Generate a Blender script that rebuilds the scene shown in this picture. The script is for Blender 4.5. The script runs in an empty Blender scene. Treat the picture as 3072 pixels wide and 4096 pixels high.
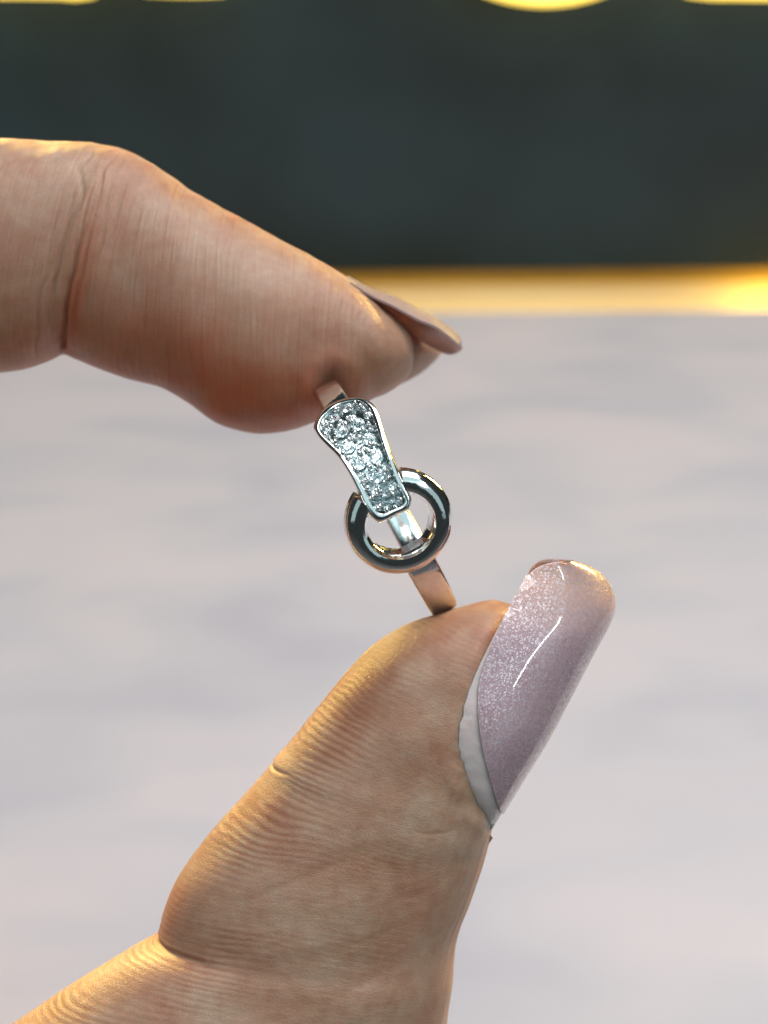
import bpy, bmesh, math, random
import numpy as np
from mathutils import Matrix, Vector, Euler

random.seed(4)
rng = np.random.default_rng(4)
scene = bpy.context.scene
COL = scene.collection
R = math.radians

# ------------------------------------------------------------------ camera
D = 130.0                      # mm from lens to the ring
PX = 50.0                      # photograph pixels per mm at that distance
CAM_H = 0.25                   # metres above the counter
PITCH = R(25)
ROLL = R(-0.45)
cam_d = bpy.data.cameras.new("camera")
cam = bpy.data.objects.new("camera", cam_d)
COL.objects.link(cam)
cam_rot = Euler((R(90) - PITCH, 0, 0)).to_matrix() @ Euler((0, 0, ROLL)).to_matrix()
cam.matrix_world = Matrix.Translation((0, 0, CAM_H)) @ cam_rot.to_4x4()
cam_d.sensor_fit = 'HORIZONTAL'
cam_d.sensor_width = 36.0
cam_d.lens = 18.0 / (3072 / 2 / PX / D)
cam_d.clip_start = 0.005
cam_d.clip_end = 50.0
cam_d.dof.use_dof = True
cam_d.dof.focus_distance = (D - 0.3) / 1000
cam_d.dof.aperture_fstop = cam_d.lens / 1.7
scene.camera = cam

# ------------------------------------------------------------------ colour / render
scene.render.engine = 'CYCLES'
scene.view_settings.view_transform = 'Standard'
scene.view_settings.look = 'None'
scene.view_settings.exposure = 0.0
scene.view_settings.gamma = 1.0
scene.cycles.use_denoising = True
try:
    scene.cycles.denoiser = 'OPENIMAGEDENOISE'
except Exception:
    pass
scene.cycles.max_bounces = 12
scene.cycles.transmission_bounces = 10
scene.cycles.glossy_bounces = 8
scene.cycles.sample_clamp_indirect = 6.0
scene.cycles.caustics_refractive = False

# ------------------------------------------------------------------ world and lamps
world = bpy.data.worlds.new("World")
scene.world = world
world.use_nodes = True
bg = world.node_tree.nodes['Background']
bg.inputs['Color'].default_value = (0.62, 0.78, 0.80, 1)
bg.inputs['Strength'].default_value = 0.04


def area_lamp(name, loc, aim, sx, sy, power, color, roll=0.0, spread=180):
    ld = bpy.data.lights.new(name, 'AREA')
    ld.shape = 'RECTANGLE'
    ld.size, ld.size_y = sx, sy
    ld.energy = power
    ld.color = color
    ld.spread = R(spread)
    o = bpy.data.objects.new(name, ld)
    COL.objects.link(o)
    d = Vector(aim) - Vector(loc)
    q = d.to_track_quat('-Z', 'Y').to_matrix() @ Euler((0, 0, roll)).to_matrix()
    o.matrix_world = Matrix.Translation(loc) @ q.to_4x4()
    return o


RING_W = (0.0, 0.118, 0.195)
# ceiling panel over the counter
area_lamp("ceiling_lamp", (0.35, 0.45, 1.30), (0.2, 0.42, 0), 1.3, 0.9, 20.8, (1.0, 0.94, 0.945))
# large cool window / shop light up behind the photographer
area_lamp("window_lamp", (0.10, -0.36, 0.80), RING_W, 1.45, 0.74, 2.6, (0.68, 0.96, 1.0))
# small tube lamp to the right, reflected as the long streak on the thumb nail
area_lamp("tube_lamp", (0.43, -0.20, 0.50), RING_W, 0.015, 0.36, 0.55, (0.93, 0.97, 1.0), roll=R(-50))
# compact white ceiling spot in front
area_lamp("spot_lamp", (-0.24, -0.22, 0.86), RING_W, 0.20, 0.20, 1.2, (0.97, 0.98, 1.0))
# two added teal fill lamps at the sides, for reflections in the hoop
area_lamp("side_fill_left", (-0.46, -0.36, 0.40), RING_W, 0.42, 0.60, 0.36, (0.70, 0.96, 1.0))
area_lamp("side_fill_right", (0.48, -0.34, 0.34), RING_W, 0.36, 0.56, 0.30, (0.70, 0.96, 1.0))
# added warm lamps near the sign for rim light; its tubes are too weak
area_lamp("rim_fill", (-0.25, 0.84, 0.37), RING_W, 0.5, 0.24, 1.9, (1.0, 0.68, 0.18), spread=34)
area_lamp("rim_fill_wide", (0.40, 0.84, 0.36), RING_W, 0.5, 0.24, 1.5, (1.0, 0.68, 0.18), spread=34)

# ------------------------------------------------------------------ frames
FR = cam_rot.to_4x4()
FRAME = Matrix.Translation(Vector((0, 0, CAM_H)) + cam_rot @ Vector((0, 0, -D / 1000))) @ FR


def P(x, y, z=0.0):
    """photo pixel at depth z (mm towards the lens) -> mm in the hand frame"""
    k = (D - z) / D / PX
    return np.array([(x - 1536) * k, (2048 - y) * k, z])


def Pv(a):
    """array (...,3) of px,py,z"""
    a = np.asarray(a, float)
    k = (D - a[..., 2]) / D / PX
    return np.stack([(a[..., 0] - 1536) * k, (2048 - a[..., 1]) * k, a[..., 2]], -1)


def ray(x, y):
    return cam_rot @ Vector(((x - 1536) / PX, (2048 - y) / PX, -D)).normalized()


def on_plane_y(x, y, Y):
    d = ray(x, y)
    return Vector((0, 0, CAM_H)) + d * (Y / d.y)


# ------------------------------------------------------------------ helpers
def spline(ctrl, n, ease=None):
    """smooth curve through rows of ctrl, n samples spread by chord length"""
    c = np.asarray(ctrl, float)
    seg = np.sqrt(((c[1:] - c[:-1]) ** 2).sum(1)) + 1e-6
    t = np.concatenate([[0], np.cumsum(seg)])
    m = np.zeros_like(c)
    for i in range(len(c)):
        if i == 0:
            m[i] = (c[1] - c[0]) / seg[0]
        elif i == len(c) - 1:
            m[i] = (c[-1] - c[-2]) / seg[-1]
        else:
            a, b = seg[i - 1], seg[i]
            m[i] = ((c[i] - c[i - 1]) / a * b + (c[i + 1] - c[i]) / b * a) / (a + b)
    u = np.linspace(0, 1, n)
    if ease is not None:
        u = ease(u)
    s = u * t[-1]
    k = np.clip(np.searchsorted(t, s, side='right') - 1, 0, len(c) - 2)
    h = seg[k]
    x = ((s - t[k]) / h)[:, None]
    h = h[:, None]
    return (c[k] * (2 * x**3 - 3 * x**2 + 1) + m[k] * h * (x**3 - 2 * x**2 + x)
            + c[k + 1] * (-2 * x**3 + 3 * x**2) + m[k + 1] * h * (x**3 - x**2))


def _hash(i, j, k):
    n = (i * 374761393 + j * 668265263 + k * 1440662683) & 0xFFFFFFFF
    n = ((n ^ (n >> 13)) * 1274126177) & 0xFFFFFFFF
    return ((n ^ (n >> 16)) & 0xFFFF) / 32767.5 - 1.0


def noise(x, y, z):
    x, y, z = np.broadcast_arrays(np.asarray(x, float), np.asarray(y, float), np.asarray(z, float))
    xi, yi, zi = (np.floor(a).astype(np.int64) for a in (x, y, z))
    fx, fy, fz = x - xi, y - yi, z - zi
    fx, fy, fz = (f * f * (3 - 2 * f) for f in (fx, fy, fz))
    r = 0
    for a in (0, 1):
        for b in (0, 1):
            for c in (0, 1):
                w = (fx if a else 1 - fx) * (fy if b else 1 - fy) * (fz if c else 1 - fz)
                r = r + w * _hash(xi + a, yi + b, zi + c)
    return r


def sm(x, a, b):
    t = np.clip((x - a) / (b - a), 0, 1)
    return t * t * (3 - 2 * t)


def link_mesh(name, verts, faces, mat, parent=None, smooth=True, origin=None, uv=None):
    """verts in mm in the hand frame"""
    me = bpy.data.meshes.new(name)
    v = np.asarray(verts, float)
    if origin is not None:
        v = v - np.asarray(origin)
    me.from_pydata((v / 1000).tolist(), [], faces)
    if uv is not None:
        lay = me.uv_layers.new(name="UVMap")
        li = np.zeros(len(me.loops), dtype=np.int32)
        me.loops.foreach_get("vertex_index", li)
        lay.data.foreach_set("uv", np.asarray(uv, np.float32)[li].ravel())
    if smooth:
        me.polygons.foreach_set("use_smooth", [True] * len(me.polygons))
    me.materials.append(mat)
    me.update()
    o = bpy.data.objects.new(name, me)
    COL.objects.link(o)
    if parent is not None:
        o.parent = parent
    else:
        o.matrix_world = FRAME
    return o


def tag(o, label=None, cat=None, group=None, kind=None):
    if label: o["label"] = label
    if cat: o["category"] = cat
    if group: o["group"] = group
    if kind: o["kind"] = kind
    return o


def grid_faces(nr, nc, wrap=True):
    f = []
    cc = nc if wrap else nc - 1
    for i in range(nr - 1):
        a = i * nc
        b = a + nc
        for j in range(cc):
            k = (j + 1) % nc
            f.append((a + j, a + k, b + k, b + j))
    return f


# ------------------------------------------------------------------ materials
def new_mat(name):
    m = bpy.data.materials.new(name)
    m.use_nodes = True
    nt = m.node_tree
    b = nt.nodes['Principled BSDF']
    return m, nt, b


def N(nt, typ, **kw):
    n = nt.nodes.new(typ)
    for k, v in kw.items():
        if k in n.inputs:
            n.inputs[k].default_value = v
        else:
            setattr(n, k, v)
    return n


def ramp(nt, fac, stops):
    r = nt.nodes.new('ShaderNodeValToRGB')
    e = r.color_ramp.elements
    while len(e) < len(stops):
        e.new(0.5)
    for el, (p, c) in zip(e, stops):
        el.position = p
        el.color = (*c, 1)
    nt.links.new(fac, r.inputs[0])
    return r.outputs[0]


def mixc(nt, fac, a, b, mode='MIX'):
    m = nt.nodes.new('ShaderNodeMix')
    m.data_type = 'RGBA'
    m.blend_type = mode
    for s, v in ((m.inputs[0], fac), (m.inputs[6], a), (m.inputs[7], b)):
        if hasattr(v, 'is_linked'):
            nt.links.new(v, s)
        elif isinstance(v, (int, float)):
            s.default_value = v
        else:
            s.default_value = (*v, 1)
    return m.outputs[2]


def skin_material():
    m, nt, b = new_mat("skin")
    L = nt.links
    tc = N(nt, 'ShaderNodeTexCoord')
    big = N(nt, 'ShaderNodeTexNoise', Scale=160.0, Detail=4.0, Roughness=0.6)
    L.new(tc.outputs['Object'], big.inputs['Vector'])
    med = N(nt, 'ShaderNodeTexNoise', Scale=900.0, Detail=3.0, Roughness=0.6)
    L.new(tc.outputs['Object'], med.inputs['Vector'])
    base = ramp(nt, big.outputs['Fac'], [(0.34, (0.36, 0.185, 0.118)), (0.50, (0.395, 0.240, 0.160)), (0.66, (0.415, 0.285, 0.202))])
    fine = ramp(nt, med.outputs['Fac'], [(0.3, (0.88, 0.78, 0.74)), (0.7, (1.06, 1.06, 1.06))])
    col = mixc(nt, 0.8, base, fine, 'MULTIPLY')
    # tiny dark freckles and dust specks
    vs = N(nt, 'ShaderNodeTexVoronoi', Scale=210.0)
    L.new(tc.outputs['Object'], vs.inputs['Vector'])
    spot = ramp(nt, vs.outputs['Distance'], [(0.0, (1, 1, 1)), (0.028, (1, 1, 1)), (0.045, (0, 0, 0))])
    sel = N(nt, 'ShaderNodeMath', operation='GREATER_THAN')
    sel.inputs[1].default_value = 0.80
    L.new(vs.outputs['Color'], sel.inputs[0])
    ml = N(nt, 'ShaderNodeMath', operation='MULTIPLY')
    L.new(spot, ml.inputs[0]); L.new(sel.outputs[0], ml.inputs[1])
    col = mixc(nt, ml.outputs[0], col, (0.16, 0.08, 0.045))
    at = N(nt, 'ShaderNodeAttribute', attribute_name="flush_shade")
    col = mixc(nt, at.outputs['Fac'], col, (0.37, 0.094, 0.040))  # blood red, also darkens the index underside as shade would
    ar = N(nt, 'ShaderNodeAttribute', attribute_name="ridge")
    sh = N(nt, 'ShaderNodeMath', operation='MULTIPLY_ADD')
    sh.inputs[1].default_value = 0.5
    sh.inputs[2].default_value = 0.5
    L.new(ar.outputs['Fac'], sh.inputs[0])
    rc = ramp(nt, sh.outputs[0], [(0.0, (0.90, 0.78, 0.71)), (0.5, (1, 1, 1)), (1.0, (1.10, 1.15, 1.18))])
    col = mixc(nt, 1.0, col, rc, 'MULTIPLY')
    L.new(col, b.inputs['Base Color'])
    b.inputs['Subsurface Weight'].default_value = 0.8
    b.inputs['Subsurface Radius'].default_value = (1.0, 0.32, 0.16)
    b.inputs['Subsurface Scale'].default_value = 0.0022
    b.inputs['Specular IOR Level'].default_value = 0.5
    rr = N(nt, 'ShaderNodeMapRange')
    rr.inputs['To Min'].default_value = 0.34
    rr.inputs['To Max'].default_value = 0.56
    L.new(med.outputs['Fac'], rr.inputs['Value'])
    L.new(rr.outputs[0], b.inputs['Roughness'])
    # fine skin cells: crossing wrinkles
    v = N(nt, 'ShaderNodeTexVoronoi', Scale=2300.0)
    v.feature = 'DISTANCE_TO_EDGE'
    wob = mixc(nt, 0.0006, (0, 0, 0), (0, 0, 0))
    mp = N(nt, 'ShaderNodeMapping')
    mp.inputs['Scale'].default_value = (1.0, 1.5, 1.0)
    mp.inputs['Rotation'].default_value = (0, 0, R(28))
    L.new(tc.outputs['Object'], mp.inputs['Vector'])
    L.new(mp.outputs[0], v.inputs['Vector'])
    cel = N(nt, 'ShaderNodeMapRange')
    cel.inputs['From Max'].default_value = 0.12
    L.new(v.outputs['Distance'], cel.inputs['Value'])
    mic = N(nt, 'ShaderNodeTexNoise', Scale=4500.0, Detail=4.0, Roughness=0.7)
    L.new(tc.outputs['Object'], mic.inputs['Vector'])
    ad = N(nt, 'ShaderNodeMath', operation='MULTIPLY_ADD')
    ad.inputs[1].default_value = 0.45
    L.new(cel.outputs[0], ad.inputs[0]); L.new(mic.outputs['Fac'], ad.inputs[2])
    bp = N(nt, 'ShaderNodeBump', Strength=0.5, Distance=0.00006)
    L.new(ad.outputs[0], bp.inputs['Height'])
    L.new(bp.outputs[0], b.inputs['Normal'])
    return m


def metal_material(name, rough, bump, scale, col=(0.90, 0.905, 0.90)):
    m, nt, b = new_mat(name)
    L = nt.links
    b.inputs['Base Color'].default_value = (*col, 1)
    b.inputs['Metallic'].default_value = 1.0
    tc = N(nt, 'ShaderNodeTexCoord')
    n = N(nt, 'ShaderNodeTexNoise', Scale=scale, Detail=3.0)
    L.new(tc.outputs['Object'], n.inputs['Vector'])
    rr = N(nt, 'ShaderNodeMapRange')
    rr.inputs['To Min'].default_value = rough * 0.6
    rr.inputs['To Max'].default_value = rough * 1.5
    L.new(n.outputs['Fac'], rr.inputs['Value'])
    L.new(rr.outputs[0], b.inputs['Roughness'])
    bp = N(nt, 'ShaderNodeBump', Strength=bump, Distance=0.0002)
    L.new(n.outputs['Fac'], bp.inputs['Height'])
    L.new(bp.outputs[0], b.inputs['Normal'])
    return m


SKIN = skin_material()
SILVER = metal_material("polished_silver", 0.10, 0.14, 900.0)
SILVER_CAST = metal_material("cast_silver", 0.20, 0.9, 2600.0)
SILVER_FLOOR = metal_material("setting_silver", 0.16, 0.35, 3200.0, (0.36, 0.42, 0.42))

GEM, nt, b = new_mat("clear_gem")
b.inputs['Base Color'].default_value = (0.93, 0.98, 1.0, 1)
b.inputs['Transmission Weight'].default_value = 1.0
b.inputs['IOR'].default_value = 1.65
b.inputs['Roughness'].default_value = 0.0

FACET = metal_material("facet_mirror", 0.03, 0.0, 500.0, (0.93, 0.96, 0.97))

# lilac shimmer gel polish
LILAC, nt, b = new_mat("lilac_shimmer_polish")
L = nt.links
tc = N(nt, 'ShaderNodeTexCoord')
n1 = N(nt, 'ShaderNodeTexNoise', Scale=140.0, Detail=3.0)
L.new(tc.outputs['Object'], n1.inputs['Vector'])
c1 = ramp(nt, n1.outputs['Fac'], [(0.35, (0.37, 0.225, 0.262)), (0.65, (0.45, 0.30, 0.335))])
LILAC_BASE = c1
b.inputs['Subsurface Weight'].default_value = 0.5
b.inputs['Subsurface Radius'].default_value = (1, 0.7, 0.7)
b.inputs['Subsurface Scale'].default_value = 0.001
b.inputs['Roughness'].default_value = 0.35
b.inputs['Coat Weight'].default_value = 1.0
b.inputs['Coat Roughness'].default_value = 0.03
vo = N(nt, 'ShaderNodeTexVoronoi', Scale=9000.0)
L.new(tc.outputs['Object'], vo.inputs['Vector'])
sp = N(nt, 'ShaderNodeSeparateColor')
L.new(vo.outputs['Color'], sp.inputs[0])
fl = N(nt, 'ShaderNodeMath', operation='GREATER_THAN')
fl.inputs[1].default_value = 0.74
L.new(sp.outputs[0], fl.inputs[0])
ta = N(nt, 'ShaderNodeAttribute', attribute_name="tip")
body = mixc(nt, ta.outputs['Fac'], LILAC_BASE, (0.46, 0.30, 0.235))
L.new(mixc(nt, fl.outputs[0], body, (0.55, 0.45, 0.48)), b.inputs['Base Color'])
fm = N(nt, 'ShaderNodeMath', operation='MULTIPLY')
fm.inputs[1].default_value = 0.4
L.new(fl.outputs[0], fm.inputs[0])
L.new(fm.outputs[0], b.inputs['Metallic'])
sub = N(nt, 'ShaderNodeVectorMath', operation='SUBTRACT')
sub.inputs[1].default_value = (0.5, 0.5, 0.5)
L.new(vo.outputs['Color'], sub.inputs[0])
scl = N(nt, 'ShaderNodeVectorMath', operation='SCALE')
scl.inputs['Scale'].default_value = 0.26
L.new(sub.outputs[0], scl.inputs[0])
ge = N(nt, 'ShaderNodeNewGeometry')
ads = N(nt, 'ShaderNodeVectorMath', operation='ADD')
L.new(ge.outputs['Normal'], ads.inputs[0]); L.new(scl.outputs[0], ads.inputs[1])
nrm = N(nt, 'ShaderNodeVectorMath', operation='NORMALIZE')
L.new(ads.outputs[0], nrm.inputs[0])
L.new(nrm.outputs[0], b.inputs['Normal'])

GEL, nt, b = new_mat("clear_base_gel")
b.inputs['Base Color'].default_value = (0.72, 0.57, 0.55, 1)
b.inputs['Subsurface Weight'].default_value = 0.8
b.inputs['Transmission Weight'].default_value = 0.1
b.inputs['Subsurface Radius'].default_value = (1, 0.7, 0.6)
b.inputs['Subsurface Scale'].default_value = 0.001
b.inputs['Roughness'].default_value = 0.22
tc = N(nt, 'ShaderNodeTexCoord')
n1 = N(nt, 'ShaderNodeTexNoise', Scale=900.0, Detail=3.0)
nt.links.new(tc.outputs['Object'], n1.inputs['Vector'])
bp = N(nt, 'ShaderNodeBump', Strength=0.5, Distance=0.0002)
nt.links.new(n1.outputs['Fac'], bp.inputs['Height'])
nt.links.new(bp.outputs[0], b.inputs['Normal'])

FREE_NAIL, nt, b = new_mat("mauve_nail")
b.inputs['Base Color'].default_value = (0.33, 0.25, 0.25, 1)
b.inputs['Subsurface Weight'].default_value = 0.2
b.inputs['Subsurface Radius'].default_value = (1, 0.7, 0.6)
b.inputs['Subsurface Scale'].default_value = 0.0008
b.inputs['Roughness'].default_value = 0.25

# ------------------------------------------------------------------ setting
def world_mesh(name, verts, faces, mat, smooth=False):
    me = bpy.data.meshes.new(name)
    me.from_pydata([tuple(v) for v in verts], [], faces)
    if smooth:
        me.polygons.foreach_set("use_smooth", [True] * len(me.polygons))
    me.materials.append(mat)
    o = bpy.data.objects.new(name, me)
    COL.objects.link(o)
    return o


def box(x0, x1, y0, y1, z0, z1, bevel=0.0):
    bm = bmesh.new()
    bmesh.ops.create_cube(bm, size=1)
    for v in bm.verts:
        v.co = Vector((x0 if v.co.x < 0 else x1, y0 if v.co.y < 0 else y1, z0 if v.co.z < 0 else z1))
    if bevel:
        bmesh.ops.bevel(bm, geom=list(bm.edges), offset=bevel, segments=3, affect='EDGES', profile=0.5)
    return bm


def bm_obj(name, bm, mat, parent=None):
    me = bpy.data.meshes.new(name)
    bm.to_mesh(me)
    bm.free()
    me.materials.append(mat)
    o = bpy.data.objects.new(name, me)
    COL.objects.link(o)
    if parent: o.parent = parent
    return o


COUNTER, nt, b = new_mat("pale_counter")
L = nt.links
tc = N(nt, 'ShaderNodeTexCoord')
mp = N(nt, 'ShaderNodeMapping')
mp.inputs['Scale'].default_value = (0.55, 1.0, 1.0)
L.new(tc.outputs['Object'], mp.inputs['Vector'])
n1 = N(nt, 'ShaderNodeTexNoise', Scale=19.0, Detail=2.0, Roughness=0.5, Distortion=0.5)
L.new(mp.outputs[0], n1.inputs['Vector'])
c1 = ramp(nt, n1.outputs['Fac'], [(0.30, (0.555, 0.54, 0.575)), (0.45, (0.62, 0.60, 0.615)), (0.62, (0.69, 0.64, 0.645))])
L.new(c1, b.inputs['Base Color'])
b.inputs['Roughness'].default_value = 0.42

DARK, nt, b = new_mat("dark_panel")
L = nt.links
tc = N(nt, 'ShaderNodeTexCoord')
n1 = N(nt, 'ShaderNodeTexNoise', Scale=7.0, Detail=3.0)
L.new(tc.outputs['Object'], n1.inputs['Vector'])
c1 = ramp(nt, n1.outputs['Fac'], [(0.35, (0.010, 0.021, 0.021)), (0.65, (0.022, 0.044, 0.050))])
L.new(c1, b.inputs['Base Color'])
b.inputs['Roughness'].default_value = 0.45

CREAM, nt, b = new_mat("cream_board")
L = nt.links
tc = N(nt, 'ShaderNodeTexCoord')
n1 = N(nt, 'ShaderNodeTexNoise', Scale=14.0, Detail=2.0)
L.new(tc.outputs['Object'], n1.inputs['Vector'])
c1 = ramp(nt, n1.outputs['Fac'], [(0.3, (0.74, 0.66, 0.56)), (0.7, (0.78, 0.72, 0.62))])
L.new(c1, b.inputs['Base Color'])
b.inputs['Roughness'].default_value = 0.5

LED, nt, b = new_mat("lit_tube")
b.inputs['Base Color'].default_value = (0.9, 0.75, 0.4, 1)
b.inputs['Emission Color'].default_value = (1.0, 0.70, 0.07, 1)
b.inputs['Emission Strength'].default_value = 2.6

EDGE_Y = on_plane_y(2200, 1245, 1.0)           # elevation of the counter's far edge
edge_dir = ray(2200, 1243)
CY = -CAM_H / edge_dir.z * edge_dir.y           # where it meets the counter top
counter = bm_obj("counter", box(-0.9, 0.9, 0.15, CY, -0.035, 0.0, 0.0015), COUNTER)
tag(counter, "pale pinkish grey counter top, out of focus, below and behind the ring", "counter")

FLOOR, nt, b = new_mat("grey_floor")
tc = N(nt, 'ShaderNodeTexCoord')
n1 = N(nt, 'ShaderNodeTexNoise', Scale=6.0, Detail=4.0)
nt.links.new(tc.outputs['Object'], n1.inputs['Vector'])
nt.links.new(ramp(nt, n1.outputs['Fac'], [(0.3, (0.34, 0.35, 0.36)), (0.7, (0.44, 0.45, 0.46))]), b.inputs['Base Color'])
b.inputs['Roughness'].default_value = 0.5
floor = bm_obj("floor", box(-2.5, 2.5, -2.5, 2.0, -0.95, -0.90), FLOOR)
tag(floor, kind="structure")
WY = CY + 0.060                                 # plane of the dark panel
top_z = on_plane_y(2200, 1081, WY).z            # lower rim of the dark panel
wall = bm_obj("wall", box(-1.6, 1.6, WY, WY + 0.03, top_z, 1.6, 0.0), DARK)
tag(wall, kind="structure")
board = bm_obj("light_trough", box(-1.6, 1.6, WY + 0.008, WY + 0.020, -0.09, top_z - 0.001), CREAM)
tag(board, "cream board glowing warm yellow under the dark wall panel", "light trough")
shelf = bm_obj("trough_floor", box(-1.6, 1.6, CY + 0.004, WY + 0.0075, -0.095, -0.09), CREAM, board)

GOLD, nt, b = new_mat("gold_fade")  # golden dimming of the trough light, put into the colour
tc = N(nt, 'ShaderNodeTexCoord')
n1 = N(nt, 'ShaderNodeTexNoise', Scale=20.0, Detail=2.0)
nt.links.new(tc.outputs['Object'], n1.inputs['Vector'])
nt.links.new(ramp(nt, n1.outputs['Fac'], [(0.3, (0.50, 0.30, 0.05)), (0.7, (0.58, 0.37, 0.08))]), b.inputs['Base Color'])
b.inputs['Roughness'].default_value = 0.4
fade_rail = bm_obj("gold_fade_rail", box(-1.6, 1.6, WY + 0.0045, WY + 0.0078, top_z - 0.0085, top_z - 0.0012), GOLD, board)  # added rail, its gold stands in for the glow fading upward

# LED strip lamps lying in the trough behind the counter edge
def strip(name, x, w, power):
    area_lamp(name, (x, CY + 0.054, -0.034), (x, WY + 0.006, 0.0), w, 0.008, power, (1.0, 0.62, 0.06))
strip("trough_lamp", 0.05, 0.9, 0.16)
strip("trough_lamp_bright", 0.240, 0.08, 0.12)

# lit tubes of the sign, only their lower strokes reach the picture
sign = bpy.data.objects.new("neon_sign", None)
COL.objects.link(sign)
sign.location = on_plane_y(1536, -160, WY - 0.03)
tag(sign, "glowing yellow tube sign on the dark wall, cut by the top of the picture", "neon sign")


def tube(pts, r, name, parent, mat, seg=14):
    pts = [Vector(p) for p in pts]
    vs, fs = [], []
    n = len(pts)
    for i, p in enumerate(pts):
        t = (pts[min(i + 1, n - 1)] - pts[max(i - 1, 0)]).normalized()
        a = t.cross(Vector((0, 1, 0)))
        if a.length < 1e-3: a = Vector((1, 0, 0))
        a.normalize()
        c = t.cross(a)
        for k in range(seg):
            th = 2 * math.pi * k / seg
            vs.append(p + (a * math.cos(th) + c * math.sin(th)) * r - sign.location)
    fs = grid_faces(n, seg)
    for row, tdir in ((0, -1), (n - 1, 1)):
        t = (pts[min(row + 1, n - 1)] - pts[max(row - 1, 0)]).normalized() * tdir
        base = row * seg
        tip = len(vs)
        vs.append(pts[row] + t * r * 0.8 - sign.location)
        for k in range(seg):
            fs.append((base + k, base + (k + 1) % seg, tip))
    o = world_mesh(name, vs, fs, mat, True)
    o.parent = parent
    return o


def arc_px(cx, cy, rx, ry, a0, a1, n=40):
    return [(cx + rx * math.cos(R(a0 + (a1 - a0) * i / n)), cy + ry * math.sin(R(a0 + (a1 - a0) * i / n))) for i in range(n + 1)]


def wallpts(px):
    return [on_plane_y(x, y - 39, WY - 0.03) for x, y in px]


TR = 0.0052
tube(wallpts([(-260, -640), (-260, -60), (-200, -30), (-100, -24), (100, -24), (240, -22), (300, -16), (355, -22), (385, -60), (390, -640)]), TR, "neon_tube", sign, LED)
tube(wallpts([(560, -640), (565, -70), (590, -34), (700, -30), (800, -30), (890, -34)]), TR, "neon_tube", sign, LED)
tube(wallpts(arc_px(2180, -440, 520, 445, -10, 190)), 0.0060, "neon_tube", sign, LED)
tube(wallpts([(2730, -640), (2735, -60), (2765, -26), (2850, -18), (3000, -16), (3300, -14)]), TR, "neon_tube", sign, LED)

# ------------------------------------------------------------------ hand
ZI, ZT = -18.5, -8.0


def sweep(stations, n, m, ez=2.0, ease=None):
    """stations rows: Tx,Ty,Bx,By,z,w (px, mm). Returns grid (n,m,3), along, theta"""
    s = spline(stations, n, ease)
    T = Pv(np.stack([s[:, 0], s[:, 1], s[:, 4]], -1))
    B = Pv(np.stack([s[:, 2], s[:, 3], s[:, 4]], -1))
    c = (T + B) / 2
    u = (T - B) / 2
    th = np.linspace(0, 2 * np.pi, m, endpoint=False)
    ct, st = np.cos(th), np.sin(th)
    e = 2.0 / ez
    ct2 = np.sign(ct) * np.abs(ct) ** e
    st2 = np.sign(st) * np.abs(st) ** e
    g = c[:, None, :] + u[:, None, :] * ct2[None, :, None]
    g = g + np.array([0, 0, 1.0])[None, None, :] * (s[:, 5][:, None] * st2[None, :])[:, :, None]
    al = np.concatenate([[0], np.cumsum(np.sqrt(((c[1:] - c[:-1]) ** 2).sum(1)))])
    return g, al, th


def normals(g):
    da = np.gradient(g, axis=0)
    db = np.roll(g, -1, 1) - np.roll(g, 1, 1)
    n = np.cross(db, da)
    n /= np.linalg.norm(n, axis=2, keepdims=True) + 1e-9
    c = g.mean(1, keepdims=True)
    sgn = np.sign(((g - c) * n).sum(2, keepdims=True).mean())
    return n * sgn


def close_grid(g):
    nr, nc, _ = g.shape
    v = g.reshape(-1, 3)
    f = grid_faces(nr, nc)
    a, b_ = len(v), len(v) + 1
    v = np.concatenate([v, g[0].mean(0)[None], g[-1].mean(0)[None]])
    for j in range(nc):
        k = (j + 1) % nc
        f.append((a, k, j))
        base = (nr - 1) * nc
        f.append((b_, base + j, base + k))
    return v, f


# --- index finger: dorsal contour T, pad contour B
IDX = [
    (1652, 1385, 1654, 1415, ZI, 0.8),
    (1641, 1350, 1652, 1448, ZI, 2.4),
    (1618, 1318, 1641, 1492, ZI, 4.0),
    (1580, 1280, 1606, 1532, ZI, 5.4),
    (1520, 1222, 1545, 1574, ZI, 6.7),
    (1450, 1156, 1465, 1600, ZI, 7.4),
    (1370, 1100, 1345, 1640, ZI, 7.9),
    (1250, 1030, 1220, 1704, ZI, 8.2),
    (1110, 957, 1095, 1733, ZI, 8.4),
    (980, 885, 985, 1731, ZI, 8.5),
    (880, 835, 870, 1697, ZI, 8.5),
    (796, 787, 750, 1612, ZI, 8.4),
    (700, 718, 630, 1546, ZI, 8.3),
    (611, 657, 500, 1509, ZI, 8.3),
    (540, 620, 385, 1468, ZI, 8.3),
    (480, 600, 300, 1432, ZI, 8.2),
    (425, 590, 243, 1413, ZI, 8.0),
    (380, 581, 195, 1436, ZI, 8.3),
    (300, 577, 110, 1468, ZI, 8.6),
    (180, 570, 0, 1487, ZI, 8.8),
    (0, 565, -160, 1500, ZI, 9.0),
    (-300, 585, -450, 1520, ZI - 1, 9.2),
    (-800, 660, -900, 1580, ZI - 3, 9.4),
    (-1500, 760, -1500, 1720, ZI - 6, 10.0),
    (-2300, 820, -2250, 1900, ZI - 10, 11.0),
    (-3000, 1000, -2900, 2100, ZI - 14, 11.0),
]
ease = lambda u: np.where(u < 0.82, u / 0.82 * 0.52, 0.52 + (u - 0.82) / 0.18 * 0.48)
g, al, th = sweep(IDX, 620, 180, 2.15, ease)
nn = normals(g)
TH = np.broadcast_to(th[None, :], g.shape[:2])
AL = np.broadcast_to(al[:, None], g.shape[:2])
front = sm(np.sin(TH), -0.1, 0.35)
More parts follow.
